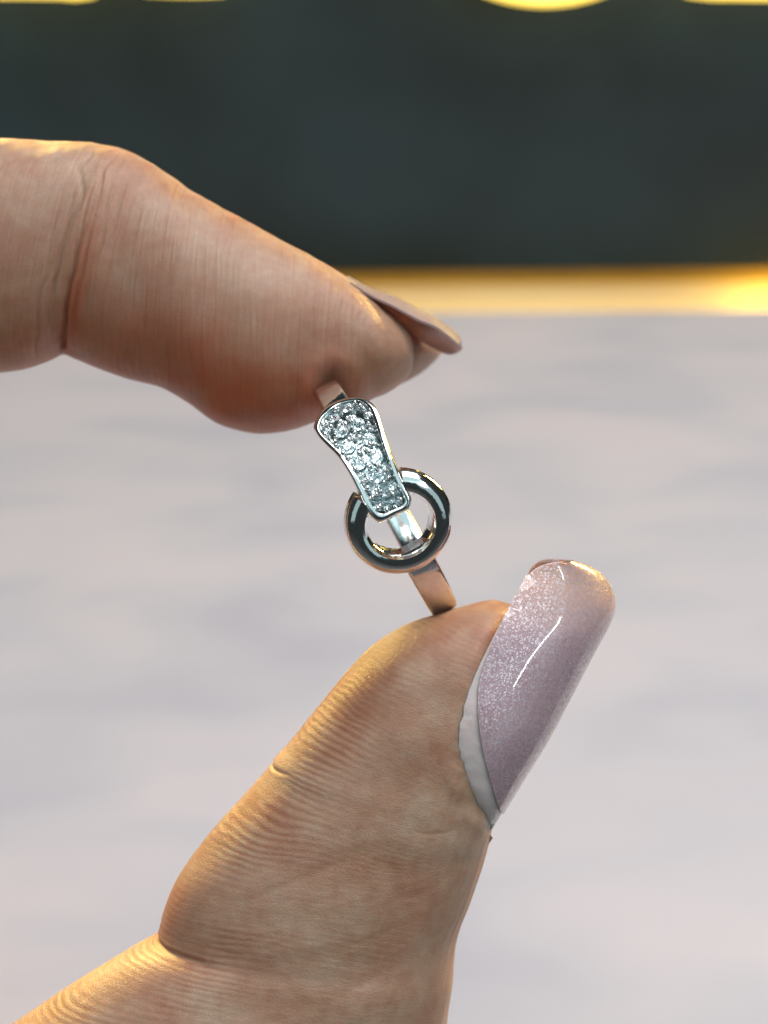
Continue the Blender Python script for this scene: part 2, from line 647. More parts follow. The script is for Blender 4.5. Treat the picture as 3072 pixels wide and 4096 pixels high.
# station of the joint crease
i_cr = int(np.argmin(np.abs(g[:, 95, 0] - P(243, 1413, ZI)[0])))
a_cr = al[i_cr]
wob = 0.35 * noise(TH * 2.0, 3.1, 0.5) + 0.15 * noise(TH * 7.0, 1.1, 2.5)
side = sm(np.cos(TH), 0.45, -0.55)             # lower two thirds
disp = -0.62 * np.exp(-np.abs((AL - a_cr + wob + 1.1 * np.sin(TH)) / 0.24) ** 1.4) * side * front
for off_, dep_, wid_ in ((-0.95, 0.20, 0.16), (0.85, 0.16, 0.18), (1.9, 0.10, 0.2), (-2.1, 0.08, 0.2)):
    ww = 0.5 * noise(TH * 3.3, off_ * 3, 0.7)
    disp += -dep_ * np.exp(-((AL - a_cr + off_ + wob + ww + 1.1 * np.sin(TH)) / wid_) ** 2) * front * sm(noise(TH * 2.2, off_ * 5, 2.2), -0.5, 0.3)
disp += -0.22 * np.exp(-((AL - a_cr + wob + 1.1 * np.sin(TH)) / 1.2) ** 2) * side * front
disp += -0.10 * np.exp(-((AL - a_cr + 4.3 + 0.5 * noise(TH * 3, 5.5, 1.5)) / 0.22) ** 2) * front * sm(np.cos(TH), 0.75, 0.45) * sm(np.cos(TH), -0.1, 0.25)
disp += -0.08 * np.exp(-((AL - a_cr + 6.0 + 0.5 * noise(TH * 3, 8.5, 1.5)) / 0.2) ** 2) * front * sm(np.cos(TH), 0.75, 0.45) * sm(np.cos(TH), 0.0, 0.3)
# friction ridges
ph = AL + 0.25 * noise(AL * 0.5, TH * 3, 7.7) + 0.12 * noise(AL * 1.6, TH * 7, 3.7) + 0.9 * np.cos(TH + 0.4)
amp = 0.030 * sm(AL, 1.0, 4.0) * sm(np.cos(TH), 0.75, 0.35) * front * (0.20 + 0.65 * sm(noise(AL * 0.35, TH * 2.5, 1.7), -0.35, 0.5))
amp = np.where(AL < a_cr - 1.0, amp, amp * 0.35) * 0.95
rdg = amp / 0.026 * np.sin(2 * np.pi * ph / 0.60)
disp += amp * np.sin(2 * np.pi * ph / 0.60)
IDX_A = np.concatenate([rdg.ravel(), [0, 0]])
# creased skin on top
disp += 0.05 * noise(AL * 1.3, TH * 9, 4.2) * sm(np.cos(TH), 0.3, 0.8)
disp += 0.10 * noise(AL * 0.35, TH * 2.2, 9.2)
g = g + nn * disp[:, :, None]
# pit where the band presses into the pad
pc = P(1332, 1545, -12)
rr = np.sqrt(((g[:, :, :2] - pc[:2]) ** 2).sum(2))
gz = (g[:, :, 2] > ZI)
g = g - nn * (0.85 * np.exp(-(rr / 1.35) ** 2) * gz - 0.35 * np.exp(-((rr - 2.3) / 0.9) ** 2) * gz)[:, :, None]
IDX_V, IDX_F = close_grid(g)

# --- thumb: left contour, right contour (under the nail)
THB = [
    (1958, 2404, 1972, 2403, ZT, 0.6),
    (1915, 2409, 2015, 2408, ZT, 1.8),
    (1850, 2426, 2066, 2430, ZT, 3.6),
    (1745, 2460, 2098, 2520, ZT, 5.4),
    (1625, 2503, 2110, 2640, ZT, 6.8),
    (1500, 2580, 2100, 2780, ZT, 7.6),
    (1389, 2690, 2075, 2920, ZT, 8.0),
    (1250, 2860, 2020, 3080, ZT, 8.3),
    (1150, 2985, 1985, 3190, ZT, 8.5),
    (1097, 3042, 1975, 3260, ZT, 8.6),
    (1082, 3066, 1968, 3290, ZT, 8.6),
    (1000, 3160, 1958, 3345, ZT, 8.7),
    (850, 3320, 1942, 3415, ZT, 8.8),
    (740, 3470, 1915, 3510, ZT, 8.9),
    (690, 3560, 1885, 3600, ZT, 8.9),
    (652, 3655, 1846, 3700, ZT, 8.9),
    (632, 3722, 1826, 3775, ZT, 8.8),
    (610, 3748, 1818, 3830, ZT, 8.8),
    (540, 3785, 1812, 3885, ZT, 9.0),
    (400, 3870, 1805, 3960, ZT, 9.2),
    (200, 4000, 1792, 4085, ZT, 9.4),
    (0, 4135, 1770, 4240, ZT, 9.6),
    (-350, 4350, 1650, 4600, ZT - 2, 10.0),
    (-1000, 4500, 1000, 5300, ZT - 6, 11.0),
    (-1900, 4300, -100, 5800, ZT - 12, 12.5),
    (-2900, 3800, -1700, 5700, ZT - 16, 13.0),
]
ease = lambda u: np.where(u < 0.85, u / 0.85 * 0.50, 0.50 + (u - 0.85) / 0.15 * 0.50)
g, al, th = sweep(THB, 720, 200, 2.2, ease)
nn = normals(g)
TH = np.broadcast_to(th[None, :], g.shape[:2])
AL = np.broadcast_to(al[:, None], g.shape[:2])
front = sm(np.sin(TH), -0.5, 0.1)
lft = sm(np.cos(TH), 0.15, 0.75)
mid = sm(np.abs(np.cos(TH)), 0.85, 0.4) * front
ph = AL + 0.35 * noise(AL * 0.35, TH * 2.2, 2.7) + 0.09 * noise(AL * 1.5, TH * 6, 3.1) + 1.6 * np.cos(TH) - 0.8 * np.cos(TH) ** 2
amp = (0.012 * lft + 0.0035 * mid) * sm(AL, 0.8, 4.0) * (0.25 + 0.85 * sm(noise(AL * 0.35, TH * 2.5, 6.7), -0.35, 0.5))
amp = amp * np.where(AL > 15.0, 1.15, 1.0)
lam = 0.52
disp = amp * np.sin(2 * np.pi * ph / lam)
rdg = disp / 0.014
# fan of fine lines running along the side
W = TH * 8.5
fan = noise(AL * 0.10, W * 2.1 + 0.12 * AL, 4.4) + 0.6 * noise(AL * 0.16, W * 4.3 + 0.2 * AL, 8.4)
disp += 0.040 * fan * sm(np.cos(TH), 0.05, -0.25) * sm(AL, 5, 9) * front
# crossing wrinkles in the middle and below the joint
disp += 0.028 * (1 - np.abs(noise(AL * 0.9 + W * 0.5, W * 0.9 - AL * 0.3, 5.4))) ** 3 * mid * sm(AL, 9, 14)
disp += -0.07 * (1 - np.abs(noise(AL * 0.28 + W * 0.12, W * 0.22, 7.4))) ** 8 * mid * sm(AL, 16, 20)
disp += 0.16 * noise(AL * 0.25, TH * 2.0, 3.3)
# diamond pattern of fine lines on the side of the thumb
q1 = np.abs(np.sin(np.pi * (AL * 0.95 + W * 0.62 + 0.5 * noise(AL * 0.6, W * 0.5, 1.3)) / 0.95))
q2 = np.abs(np.sin(np.pi * (AL * 0.80 - W * 0.75 + 0.5 * noise(AL * 0.6, W * 0.5, 6.3)) / 0.85))
crs = np.minimum(q1, q2) ** 0.5 - 0.6
disp += 0.016 * crs * mid * sm(AL, 5, 11) * (0.5 + 0.5 * sm(noise(AL * 0.3, W * 0.3, 9.9), -0.4, 0.4))
# joint crease on the left contour
i_cr = int(np.argmin(np.abs(g[:, 0, 1] - P(632, 3722, ZT)[1])))
a_cr = al[i_cr]
disp += -0.28 * np.exp(-((AL - a_cr - 0.25 - 1.1 * (1 - np.cos(TH)) + 0.15 * noise(TH * 6, 1.5, 1.5)) / 0.30) ** 2) * sm(np.cos(TH), 0.35, 0.85)
# small nick further up
i_cr = int(np.argmin(np.abs(g[:, 0, 1] - P(1093, 3050, ZT)[1])))
disp += -0.20 * np.exp(-((AL - al[i_cr] - 0.1 + 1.5 * (1 - np.cos(TH))) / 0.16) ** 2) * sm(np.cos(TH), 0.75, 0.97)
g = g + nn * disp[:, :, None]
# skin fold along the edge of the nail
kz = (D - g[:, :, 2]) / D / PX
gx_, gy_ = g[:, :, 0] / kz + 1536, 2048 - g[:, :, 1] / kz
ey = [2420, 2500, 2600, 2700, 2800, 2900, 2990, 3100, 3205, 3278, 3340]
ex = [2040, 1998, 1948, 1900, 1866, 1841, 1830, 1848, 1898, 1938, 1970]
dx = gx_ - np.interp(gy_, ey, ex)
g = g + nn * ((0.17 * (1 + 0.6 * noise(gy_ / 70, 3.0, 1.0)) * np.exp(-((dx + 44) / 38) ** 2) + 0.05 * noise(gx_ / 40, gy_ / 30, 2.0) * np.exp(-((dx + 10) / 22) ** 2)) * sm(gy_, 2380, 2560) * sm(gy_, 3400, 3300) * (np.sin(TH) > 0))[:, :, None]
# dent under the band
pc = P(1790, 2470, -8)
rr = np.sqrt(((g[:, :, :2] - pc[:2]) ** 2).sum(2))
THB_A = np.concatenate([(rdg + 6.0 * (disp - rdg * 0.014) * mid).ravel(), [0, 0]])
THB_V, THB_F = close_grid(g)

# --- middle finger behind, only its tip looks out under the index nail
ZM = -32.0
MID = [
    (1762, 1392, 1768, 1412, ZM, 0.8),
    (1742, 1362, 1752, 1432, ZM, 2.6),
    (1690, 1310, 1700, 1480, ZM, 5.0),
    (1600, 1240, 1612, 1532, ZM, 6.6),
    (1450, 1160, 1470, 1570, ZM, 7.4),
    (1200, 1060, 1250, 1590, ZM, 7.8),
    (850, 900, 850, 1520, ZM, 8.0),
    (450, 720, 420, 1380, ZM, 8.2),
    (50, 640, 50, 1330, ZM, 8.4),
    (-600, 680, -600, 1430, ZM, 8.8),
    (-1500, 760, -1450, 1650, ZM - 2, 9.5),
    (-2400, 860, -2350, 1900, ZM - 4, 10.0),
    (-3000, 1000, -2900, 2100, ZM - 5, 10.0),
]
g, al, th = sweep(MID, 110, 60)
MID_V, MID_F = close_grid(g)
# ring and little finger, folded beside the palm out of the picture
RNG = [(-1150, 2050, -1130, 2080, -42, 0.8), (-1160, 1900, -1100, 2230, -42, 4.0), (-1280, 1750, -1200, 2350, -42, 7.4),
       (-1500, 1500, -1480, 2300, -43, 8.2), (-1800, 1150, -1850, 2050, -44, 8.6), (-2300, 960, -2300, 1950, -45, 9.2), (-3000, 1050, -2900, 2200, -40, 9.5)]
LIT = [(-1450, 2300, -1430, 2330, -56, 0.8), (-1460, 2160, -1400, 2460, -56, 3.6), (-1560, 2050, -1500, 2560, -56, 6.4),
       (-1760, 1800, -1740, 2500, -57, 7.2), (-2050, 1500, -2080, 2280, -57, 7.6), (-2500, 1350, -2480, 2250, -57, 8.2), (-3000, 1400, -2950, 2500, -52, 8.6)]
RNG_V, RNG_F = close_grid(sweep(RNG, 50, 36)[0])
LIT_V, LIT_F = close_grid(sweep(LIT, 50, 36)[0])
# palm and wrist
PALM = [(-2350, 1000, -1900, 5300, -32, 14), (-2550, 850, -2200, 5600, -34, 24), (-3000, 800, -2800, 5650, -36, 27),
        (-3800, 1100, -3700, 5300, -38, 26), (-5000, 1700, -4900, 4700, -40, 22), (-6000, 1900, -5900, 4500, -40, 21), (-6900, 1950, -6850, 4500, -40, 22)]
PALM_V, PALM_F = close_grid(sweep(PALM, 60, 60)[0])


def raw_obj(name, v, f, a=None):
    o = link_mesh(name, v, f, SKIN)
    at_ = o.data.attributes.new("ridge", 'FLOAT', 'POINT')
    if a is not None:
        at_.data.foreach_set("value", np.asarray(a, np.float32))
    bm = bmesh.new()
    bm.from_mesh(o.data)
    bmesh.ops.recalc_face_normals(bm, faces=bm.faces)
    bm.to_mesh(o.data)
    bm.free()
    return o


hand = raw_obj("hand", THB_V, THB_F, THB_A)
others = [raw_obj("x", *t) for t in ((PALM_V, PALM_F), (IDX_V, IDX_F, IDX_A), (MID_V, MID_F), (RNG_V, RNG_F), (LIT_V, LIT_F))]
for o in others:
    md = hand.modifiers.new("u", 'BOOLEAN')
    md.operation = 'UNION'
    md.solver = 'EXACT'
    md.object = o
dg = bpy.context.evaluated_depsgraph_get()
me = bpy.data.meshes.new_from_object(hand.evaluated_get(dg))
ok = len(me.vertices) > 0.6 * (len(THB_V) + len(IDX_V))
print("union verts", len(me.vertices), ok)
if not ok:
    bm = bmesh.new()
    for o in [hand] + others:
        bm.from_mesh(o.data)
    bm.to_mesh(me)
    bm.free()
hand.modifiers.clear()
old = hand.data
hand.data = me
me.polygons.foreach_set("use_smooth", [True] * len(me.polygons))
me.materials.clear()
me.materials.append(SKIN)
me.polygons.foreach_set("material_index", [0] * len(me.polygons))
bpy.data.meshes.remove(old)
for o in others:
    d = o.data
    bpy.data.objects.remove(o)
    bpy.data.meshes.remove(d)
me.name = "hand"
print("attributes", [a.name for a in me.attributes])
# blood flush at pad and joints, plus the index underside's shade put into the colour
co = np.zeros(len(me.vertices) * 3, np.float32)
me.vertices.foreach_get("co", co)
co = co.reshape(-1, 3) * 1000
kk = (D - co[:, 2]) / D / PX
qx, qy = co[:, 0] / kk + 1536, 2048 - co[:, 1] / kk


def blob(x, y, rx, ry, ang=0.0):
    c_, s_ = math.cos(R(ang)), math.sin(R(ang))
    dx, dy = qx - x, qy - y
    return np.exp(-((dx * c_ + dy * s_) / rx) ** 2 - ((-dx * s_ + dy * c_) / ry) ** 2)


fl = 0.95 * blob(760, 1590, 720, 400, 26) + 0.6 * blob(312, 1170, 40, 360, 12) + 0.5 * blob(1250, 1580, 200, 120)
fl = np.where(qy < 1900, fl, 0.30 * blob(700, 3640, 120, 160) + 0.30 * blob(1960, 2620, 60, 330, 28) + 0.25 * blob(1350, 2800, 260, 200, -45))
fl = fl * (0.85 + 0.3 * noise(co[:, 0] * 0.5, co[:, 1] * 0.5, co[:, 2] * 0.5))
att = me.attributes.new("flush_shade", 'FLOAT', 'POINT')
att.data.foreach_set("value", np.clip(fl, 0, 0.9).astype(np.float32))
tag(hand, "bare hand pinching the silver ring between index finger and thumb", "hand")

# --- thumb nail
NAIL = [  # Ex,Ey (near edge), Sx,Sy (far silhouette), lilac start x,y, z of near edge
    (2232, 2250, 2298, 2250, 2232, 2250, -4.4),
    (2160, 2258, 2385, 2275, 2160, 2258, -4.2),
    (2115, 2292, 2440, 2335, 2115, 2292, -4.0),
    (2080, 2350, 2459, 2400, 2080, 2350, -3.2),
    (2040, 2420, 2453, 2450, 2040, 2420, -2.6),
    (1998, 2500, 2425, 2510, 2002, 2500, -1.7),
    (1948, 2600, 2365, 2620, 1958, 2600, -1.0),
    (1900, 2700, 2305, 2735, 1918, 2700, -0.5),
    (1866, 2800, 2245, 2850, 1906, 2802, -0.1),
    (1841, 2900, 2185, 2965, 1911, 2910, 0.1),
    (1830, 2990, 2130, 3050, 1928, 3000, -0.1),
    (1848, 3100, 2075, 3140, 1958, 3110, -0.8),
    (1898, 3205, 2022, 3225, 1988, 3212, -2.1),
    (1938, 3278, 1986, 3285, 2020, 3290, -4.1),
    (1960, 3312, 1968, 3316, 2040, 3330, -5.2),
]


def nail_surface(n, m, lilac):
    s = spline(NAIL, n)
    k_ = np.exp(-np.linspace(-2, 2, n // 5 | 1) ** 2)
    h_ = len(k_) // 2
    pad = np.concatenate([2 * s[0] - s[h_:0:-1], s, 2 * s[-1] - s[-2:-h_ - 2:-1]])
    s = np.stack([np.convolve(pad[:, c], k_ / k_.sum(), 'valid') for c in range(s.shape[1])], 1)
    rows = []
    for ir, r in enumerate(s):
        if not lilac:
            fr_ = ir / n
            r[0] += (6.0 * float(noise(fr_ * 34, 0.5, 0.5)) + 4.0 * float(noise(fr_ * 90, 1.5, 0.5))) * float(sm(fr_, 0.45, 0.6))
        E = P(r[0], r[1], r[6])
        wpx = math.hypot(r[2] - r[0], r[3] - r[1])
        b0 = 6.2 * min(1, (wpx / 340.0)) ** 0.4
        S = P(r[2], r[3], r[6] - b0)
        S0 = np.array([S[0], S[1], E[2]])
        f0 = 0.0
        if lilac:
            f0 = min(0.97, max(0.0, math.hypot(r[4] - r[0], r[5] - r[1]) / max(wpx, 1)))
            if r[4] < r[0] + 0.5: f0 = 0.0
        ph0 = math.asin(f0)
        ph = np.linspace(ph0, math.pi - ph0 - 0.15, m)
        pts = E[None] + (S0 - E)[None] * np.sin(ph)[:, None]
        pts[:, 2] = E[2] - b0 + b0 * np.cos(ph)
        rows.append(pts)
    return np.array(rows)


def grid_normal_open(g, outward):
    da = np.gradient(g, axis=0)
    db = np.gradient(g, axis=1)
    n = np.cross(db, da)
    n /= np.linalg.norm(n, axis=2, keepdims=True) + 1e-9
    k = np.sign((n * np.asarray(outward)).sum(2).mean())
    return n * k


def shell(name, g, n, th0, th1, mat, parent):
    """closed plate between offsets th0 and th1 along n"""
    a, b_ = g + n * th1, g + n * th0
    nr, nc, _ = g.shape
    v = np.concatenate([a.reshape(-1, 3), b_.reshape(-1, 3)])
    o = nr * nc
    f = grid_faces(nr, nc, False)
    f += [tuple(x + o for x in q[::-1]) for q in grid_faces(nr, nc, False)]
    rim = [(i, 0) for i in range(nr)] + [(nr - 1, j) for j in range(1, nc)] + [(i, nc - 1) for i in range(nr - 2, -1, -1)] + [(0, j) for j in range(nc - 2, 0, -1)]
    idx = [i * nc + j for i, j in rim]
    for k in range(len(idx)):
        p, q = idx[k], idx[(k + 1) % len(idx)]
        f.append((p, q, q + o, p + o))
    ob = link_mesh(name, v, f, mat, parent)
    bm = bmesh.new()
    bm.from_mesh(ob.data)
    bmesh.ops.recalc_face_normals(bm, faces=bm.faces)
    bm.to_mesh(ob.data)
    bm.free()
    ob.data.set_sharp_from_angle(angle=R(50))
    return ob


g = nail_surface(140, 60, False)
nb = grid_normal_open(g, (0.8, 0, 0.6))
lump = 0.035 * noise(np.arange(140)[:, None] * 0.16, np.arange(60)[None] * 0.35, 4.0) + 0.02 * noise(np.arange(140)[:, None] * 0.5, np.arange(60)[None] * 0.9, 7.0)
g = g + nb * (lump - 0.05)[:, :, None]
base_nail = shell("thumb_nail", g[30:], nb[30:], -0.35, 0.0, GEL, hand)
base_nail["label"] = "clear whitish gel at the base of the thumb nail"
# lilac plate: cut where it would run past the silhouette
g = nail_surface(260, 70, True)
stop = int(np.argmax(spline(NAIL, 260)[:, 4] > spline(NAIL, 260)[:, 2] - 14))
g = g[:stop]
nb = grid_normal_open(g, (0.8, 0, 0.6))
jag = 0.03 * noise(np.arange(g.shape[0])[:, None] * 0.35, np.arange(g.shape[1])[None] * 0.12, 1.0)
plate = shell("nail_polish", g + nb * jag[:, :, None] * 0.0, nb, -0.15, 0.15, LILAC, base_nail)
at_ = plate.data.attributes.new("tip", 'FLOAT', 'POINT')
tv = np.broadcast_to(sm(np.linspace(0, 1, g.shape[0]), 0.42, 0.12)[:, None], g.shape[:2]).ravel() * 0.85
at_.data.foreach_set("value", np.concatenate([tv, tv]).astype(np.float32))
plate["label"] = "lilac shimmer gel nail with a light streak"

def flap(name, a, b_, tip, z0, zt, th_, mat, parent):
    pts = [P(*a, z0), P(*b_, z0 - 0.5), P(*tip, zt)]
    m_ = (pts[0] + pts[1]) / 2
    back = [p + np.array([0, 0, -th_]) for p in pts[:2]]
    front_ = [pts[0], m_ + np.array([0, 0, th_ * 0.6]), pts[1]]
    v_ = front_ + back + [pts[2], (pts[2] * 0.6 + m_ * 0.4) + np.array([0.1, 0.05, th_ * 0.3])]
    f_ = [(0, 1, 6), (1, 2, 6), (0, 6, 5), (6, 2, 5), (2, 4, 5), (4, 3, 5), (3, 0, 5), (0, 3, 4, 2, 1)]
    o_ = link_mesh(name, v_, f_, mat, parent)
    bm_ = bmesh.new()
    bm_.from_mesh(o_.data)
    bmesh.ops.recalc_face_normals(bm_, faces=bm_.faces)
    bm_.to_mesh(o_.data)
    bm_.free()
    return o_


CUT, nt, b = new_mat("dry_cuticle")
b.inputs['Base Color'].default_value = (0.30, 0.21, 0.16, 1)
b.inputs['Roughness'].default_value = 0.6
b.inputs['Subsurface Weight'].default_value = 0.4
b.inputs['Subsurface Scale'].default_value = 0.0008
flap("cuticle", (1926, 3296), (1944, 3392), (1972, 3352), -6.2, -6.0, 0.6, CUT, hand)

# --- index nail seen from the side: near edge, ridge, far edge
IN = [  # E, A, F px
    (1400, 1128, 1392, 1112, 1420, 1190),
    (1440, 1150, 1424, 1131, 1470, 1240),
    (1502, 1186, 1496, 1167, 1540, 1284),
    (1567, 1216, 1567, 1192, 1600, 1316),
    (1621, 1245, 1632, 1222, 1650, 1345),
    (1665, 1269, 1690, 1253, 1712, 1376),
    (1686, 1279, 1716, 1268, 1738, 1390),
    (1748, 1305, 1760, 1293, 1785, 1410),
    (1796, 1340, 1804, 1322, 1815, 1410),
    (1822, 1362, 1828, 1344, 1836, 1398),
    (1838, 1376, 1844, 1366, 1845, 1386),
]
s = spline(IN, 60)
rows = []
for r in s:
    E, A, F = P(r[0], r[1] + 3, ZI + 4.6), P(r[2], r[3] - 10, ZI - 1.5), P(r[4], r[5], ZI - 8.0)
    t = np.linspace(0, 1, 28)[:, None]
    t1 = 0.42
    a_ = (1 - t) * (t1 - t) / t1
    c_ = t * (t - t1) / (1 - t1)
    b2 = t * (1 - t) / (t1 * (1 - t1))
    rows.append(E * a_ + A * b2 + F * c_)
g = np.array(rows)
nb = grid_normal_open(g, (0.3, 0.9, 0))
inail = shell("index_nail", g, nb, -0.20, 0.0, FREE_NAIL, hand)

# ------------------------------------------------------------------ ring
dv = np.array([0.471, -0.882, 0.0])
nv = np.array([0.882, 0.471, 0.0])
zv = np.array([0, 0, 1.0])
wv = zv - 0.020 * nv
wv /= np.linalg.norm(wv)
RO = 11.2
CR = np.array([0.42, 0.78, 0]) - dv * 0.5 + np.array([0, 0, -11.2])

ring = bpy.data.objects.new("finger_ring", None)
COL.objects.link(ring)
ring.empty_display_size = 0.005
ring.matrix_world = FRAME @ Matrix.Translation(Vector(CR / 1000))
tag(ring, "silver ring with gem set strap and small hoop, held in finger tips", "ring")


def fix_normals(ob, sharp=40):
    bm = bmesh.new()
    bm.from_mesh(ob.data)
    bmesh.ops.recalc_face_normals(bm, faces=bm.faces)
    bm.to_mesh(ob.data)
    bm.free()
    ob.data.set_sharp_from_angle(angle=R(sharp))


# band: flat outside with eased edges, comfort inside
prof = []  # (radial offset from RO, lateral)
hw = 1.17
for (r_, l_) in ((-0.02, -0.95), (0.0, -0.8), (0.02, 0.0), (0.0, 0.8), (-0.02, 0.95), (-0.10, 1.10), (-0.3, hw), (-0.9, hw), (-1.15, 1.08),
                 (-1.28, 0.8), (-1.32, 0.0), (-1.28, -0.8), (-1.15, -1.08), (-0.9, -hw), (-0.3, -hw), (-0.10, -1.10)):
    prof.append((r_, l_))
NB = 220
v = []
A0, A1 = R(25), R(318)                          # the strap and the hoop close the front
for i in range(NB):
    a = A0 + (A1 - A0) * i / (NB - 1)
    rad = dv * math.sin(a) + wv * math.cos(a)
    wide = 1.0 + 0.16 * max(0.0, math.cos(a)) - 0.10 * max(0.0, -math.sin(a))
    for r_, l_ in prof:
        v.append(CR + rad * (RO + r_) + nv * (l_ * wide + 0.10 * max(0.0, math.cos(a))))
np_ = len(prof)
f = [(i * np_ + j, i * np_ + (j + 1) % np_, (i + 1) * np_ + (j + 1) % np_, (i + 1) * np_ + j) for i in range(NB - 1) for j in range(np_)]
f += [tuple(range(np_)), tuple((NB - 1) * np_ + j for j in range(np_))]
band = link_mesh("band", v, f, SILVER, ring, origin=CR)
fix_normals(band, 60)

# hoop
HC = P(1595, 2088, -0.70)
tilt = R(21)
hn = zv * math.cos(tilt) + dv * math.sin(tilt)      # faces slightly down
hd = dv * math.cos(tilt) - zv * math.sin(tilt)
hp = []
ri, ro = 2.62, 4.42
hp = [(ri, 0.30), (ri + 0.05, 0.50), (ri + 0.17, 0.68)]
for k in range(13):                                 # rounded front and outside, flat inner wall
    a = R(112 - 132 * k / 12)
    hp.append((ri + 0.70 + (ro - ri - 0.70) * math.cos(a), 0.98 * abs(math.sin(a)) ** 1.12 * (1 if a > 0 else -1)))
hp += [(ro - 0.02, -0.60), (ro - 0.10, -0.95), (ro - 0.32, -1.22), (ri + 0.5, -1.32), (ri + 0.15, -1.28), (ri + 0.02, -1.12), (ri, -0.7), (ri, -0.2)]
NH = 120
v = []
for i in range(NH):
    a = R(-90 + 29) + R(302) * i / (NH - 1)
    rad = hd * math.sin(a) + nv * math.cos(a)
    for r_, z_ in hp:
        rough = 0.035 * float(noise(i * 0.8, z_ * 5, 3.3)) if r_ < ri + 0.03 else 0
        v.append(HC + rad * (r_ + rough) + hn * z_)
q = len(hp)
f = [(i * q + j, i * q + (j + 1) % q, (i + 1) * q + (j + 1) % q, (i + 1) * q + j) for i in range(NH - 1) for j in range(q)]
f += [tuple(range(q)), tuple((NH - 1) * q + j for j in range(q))]
hoop = link_mesh("hoop", v, f, SILVER, ring, origin=CR)
fix_normals(hoop, 45)

# strap plate
OUT = [(1264, 1679), (1289, 1639), (1329, 1612), (1389, 1592), (1448, 1591), (1493, 1617), (1518, 1664), (1533, 1713), (1548, 1758), (1583, 1853),
       (1612, 1922), (1635, 1967), (1648, 1999), (1640, 2030), (1587, 2061), (1508, 2090), (1470, 2050), (1428, 1962), (1389, 1887), (1349, 1828),
       (1299, 1778), (1269, 1743), (1255, 1713)]
INN = [(1283, 1684), (1304, 1655), (1345, 1625), (1398, 1607), (1440, 1606), (1472, 1630), (1492, 1675), (1508, 1722), (1523, 1764), (1556, 1857),
       (1583, 1926), (1604, 1972), (1618, 2003), (1607, 2020), (1572, 2036), (1522, 2052), (1497, 2026), (1458, 1952), (1414, 1877), (1371, 1815),
       (1317, 1763), (1288, 1734), (1277, 1712)]


def plate_z(px, py):
    s_ = ((px - 1558) * 0.471 + (py - 2007) * 0.882) / PX
    return -10.75 + math.sqrt(12.05 ** 2 - min(s_, 2.5) ** 2) - 0.0


def closed_curve(pts, n):
    c = np.array(pts + pts[:4], float)
    c = np.array(pts[-3:] + pts + pts[:3], float)
    s_ = spline(c, 4000)
    seg = np.sqrt(((c[1:] - c[:-1]) ** 2).sum(1))
    t = np.concatenate([[0], np.cumsum(seg)])
    a, b_ = t[3] / t[-1], t[3 + len(pts)] / t[-1]
    ii = np.linspace(a, b_, n, endpoint=False) * 3999
    return s_[ii.astype(int)]


NPL = 150
co = closed_curve(OUT, NPL)
# matching inner points by nearest arc fraction of control points
def matched(outp, inp, n):
    both = [(*o_, *i_) for o_, i_ in zip(outp, inp)]
    return closed_curve(both, n)


bo = matched(OUT, INN, NPL)
v = []
loops = []


def add_loop(fr, dz, shrink=0.0):
    """fr: 0 outer .. 1 inner contour, dz along the plate depth"""
    st = len(v)
    for r in bo:
        x = r[0] + (r[2] - r[0]) * fr
        y = r[1] + (r[3] - r[1]) * fr
        v.append(P(x, y, plate_z(x, y) + dz))
    loops.append(st)


for fr, dz in ((0.30, -1.9), (0.02, -1.55), (-0.02, -0.9), (0.03, -0.42), (0.14, -0.16), (0.32, -0.03), (0.55, 0.0), (0.80, -0.03), (0.95, -0.10), (1.02, -0.24), (1.12, -0.50)):
    add_loop(fr, dz)
f = []
for a, b_ in zip(loops[:-1], loops[1:]):
    for j in range(NPL):
        k = (j + 1) % NPL
        f.append((a + j, a + k, b_ + k, b_ + j))


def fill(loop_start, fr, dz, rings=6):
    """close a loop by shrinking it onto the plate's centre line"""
    prev = loop_start
    pts = [(r[0] + (r[2] - r[0]) * fr, r[1] + (r[3] - r[1]) * fr) for r in bo]
    u_ = np.array([0.471, 0.882])
    cen = np.array([1452, 1835.0])
    along = [float(np.clip(np.dot(np.array(p) - cen, u_), -185, 170)) for p in pts]
    spine = [cen + u_ * a + np.array([0.882, -0.471]) * (-12) for a in along]
    for s_ in range(1, rings + 1):
        t = s_ / rings
        st = len(v)
        for p, q_ in zip(pts, spine):
            x = p[0] + (q_[0] - p[0]) * t
            y = p[1] + (q_[1] - p[1]) * t
            v.append(P(x, y, plate_z(x, y) + dz))
        for j in range(NPL):
            k = (j + 1) % NPL
            f.append((prev + j, prev + k, st + k, st + j))
        prev = st


n_rim = len(f)
fill(loops[-1], 1.12, -0.50)
n_floor = len(f)
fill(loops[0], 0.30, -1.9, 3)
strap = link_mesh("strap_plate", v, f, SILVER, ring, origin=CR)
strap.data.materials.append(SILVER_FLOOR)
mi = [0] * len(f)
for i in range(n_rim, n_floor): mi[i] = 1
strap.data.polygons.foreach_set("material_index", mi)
bm = bmesh.new()
bm.from_mesh(strap.data)
bmesh.ops.remove_doubles(bm, verts=bm.verts, dist=1e-7)
bmesh.ops.recalc_face_normals(bm, faces=bm.faces)
bm.to_mesh(strap.data)
bm.free()

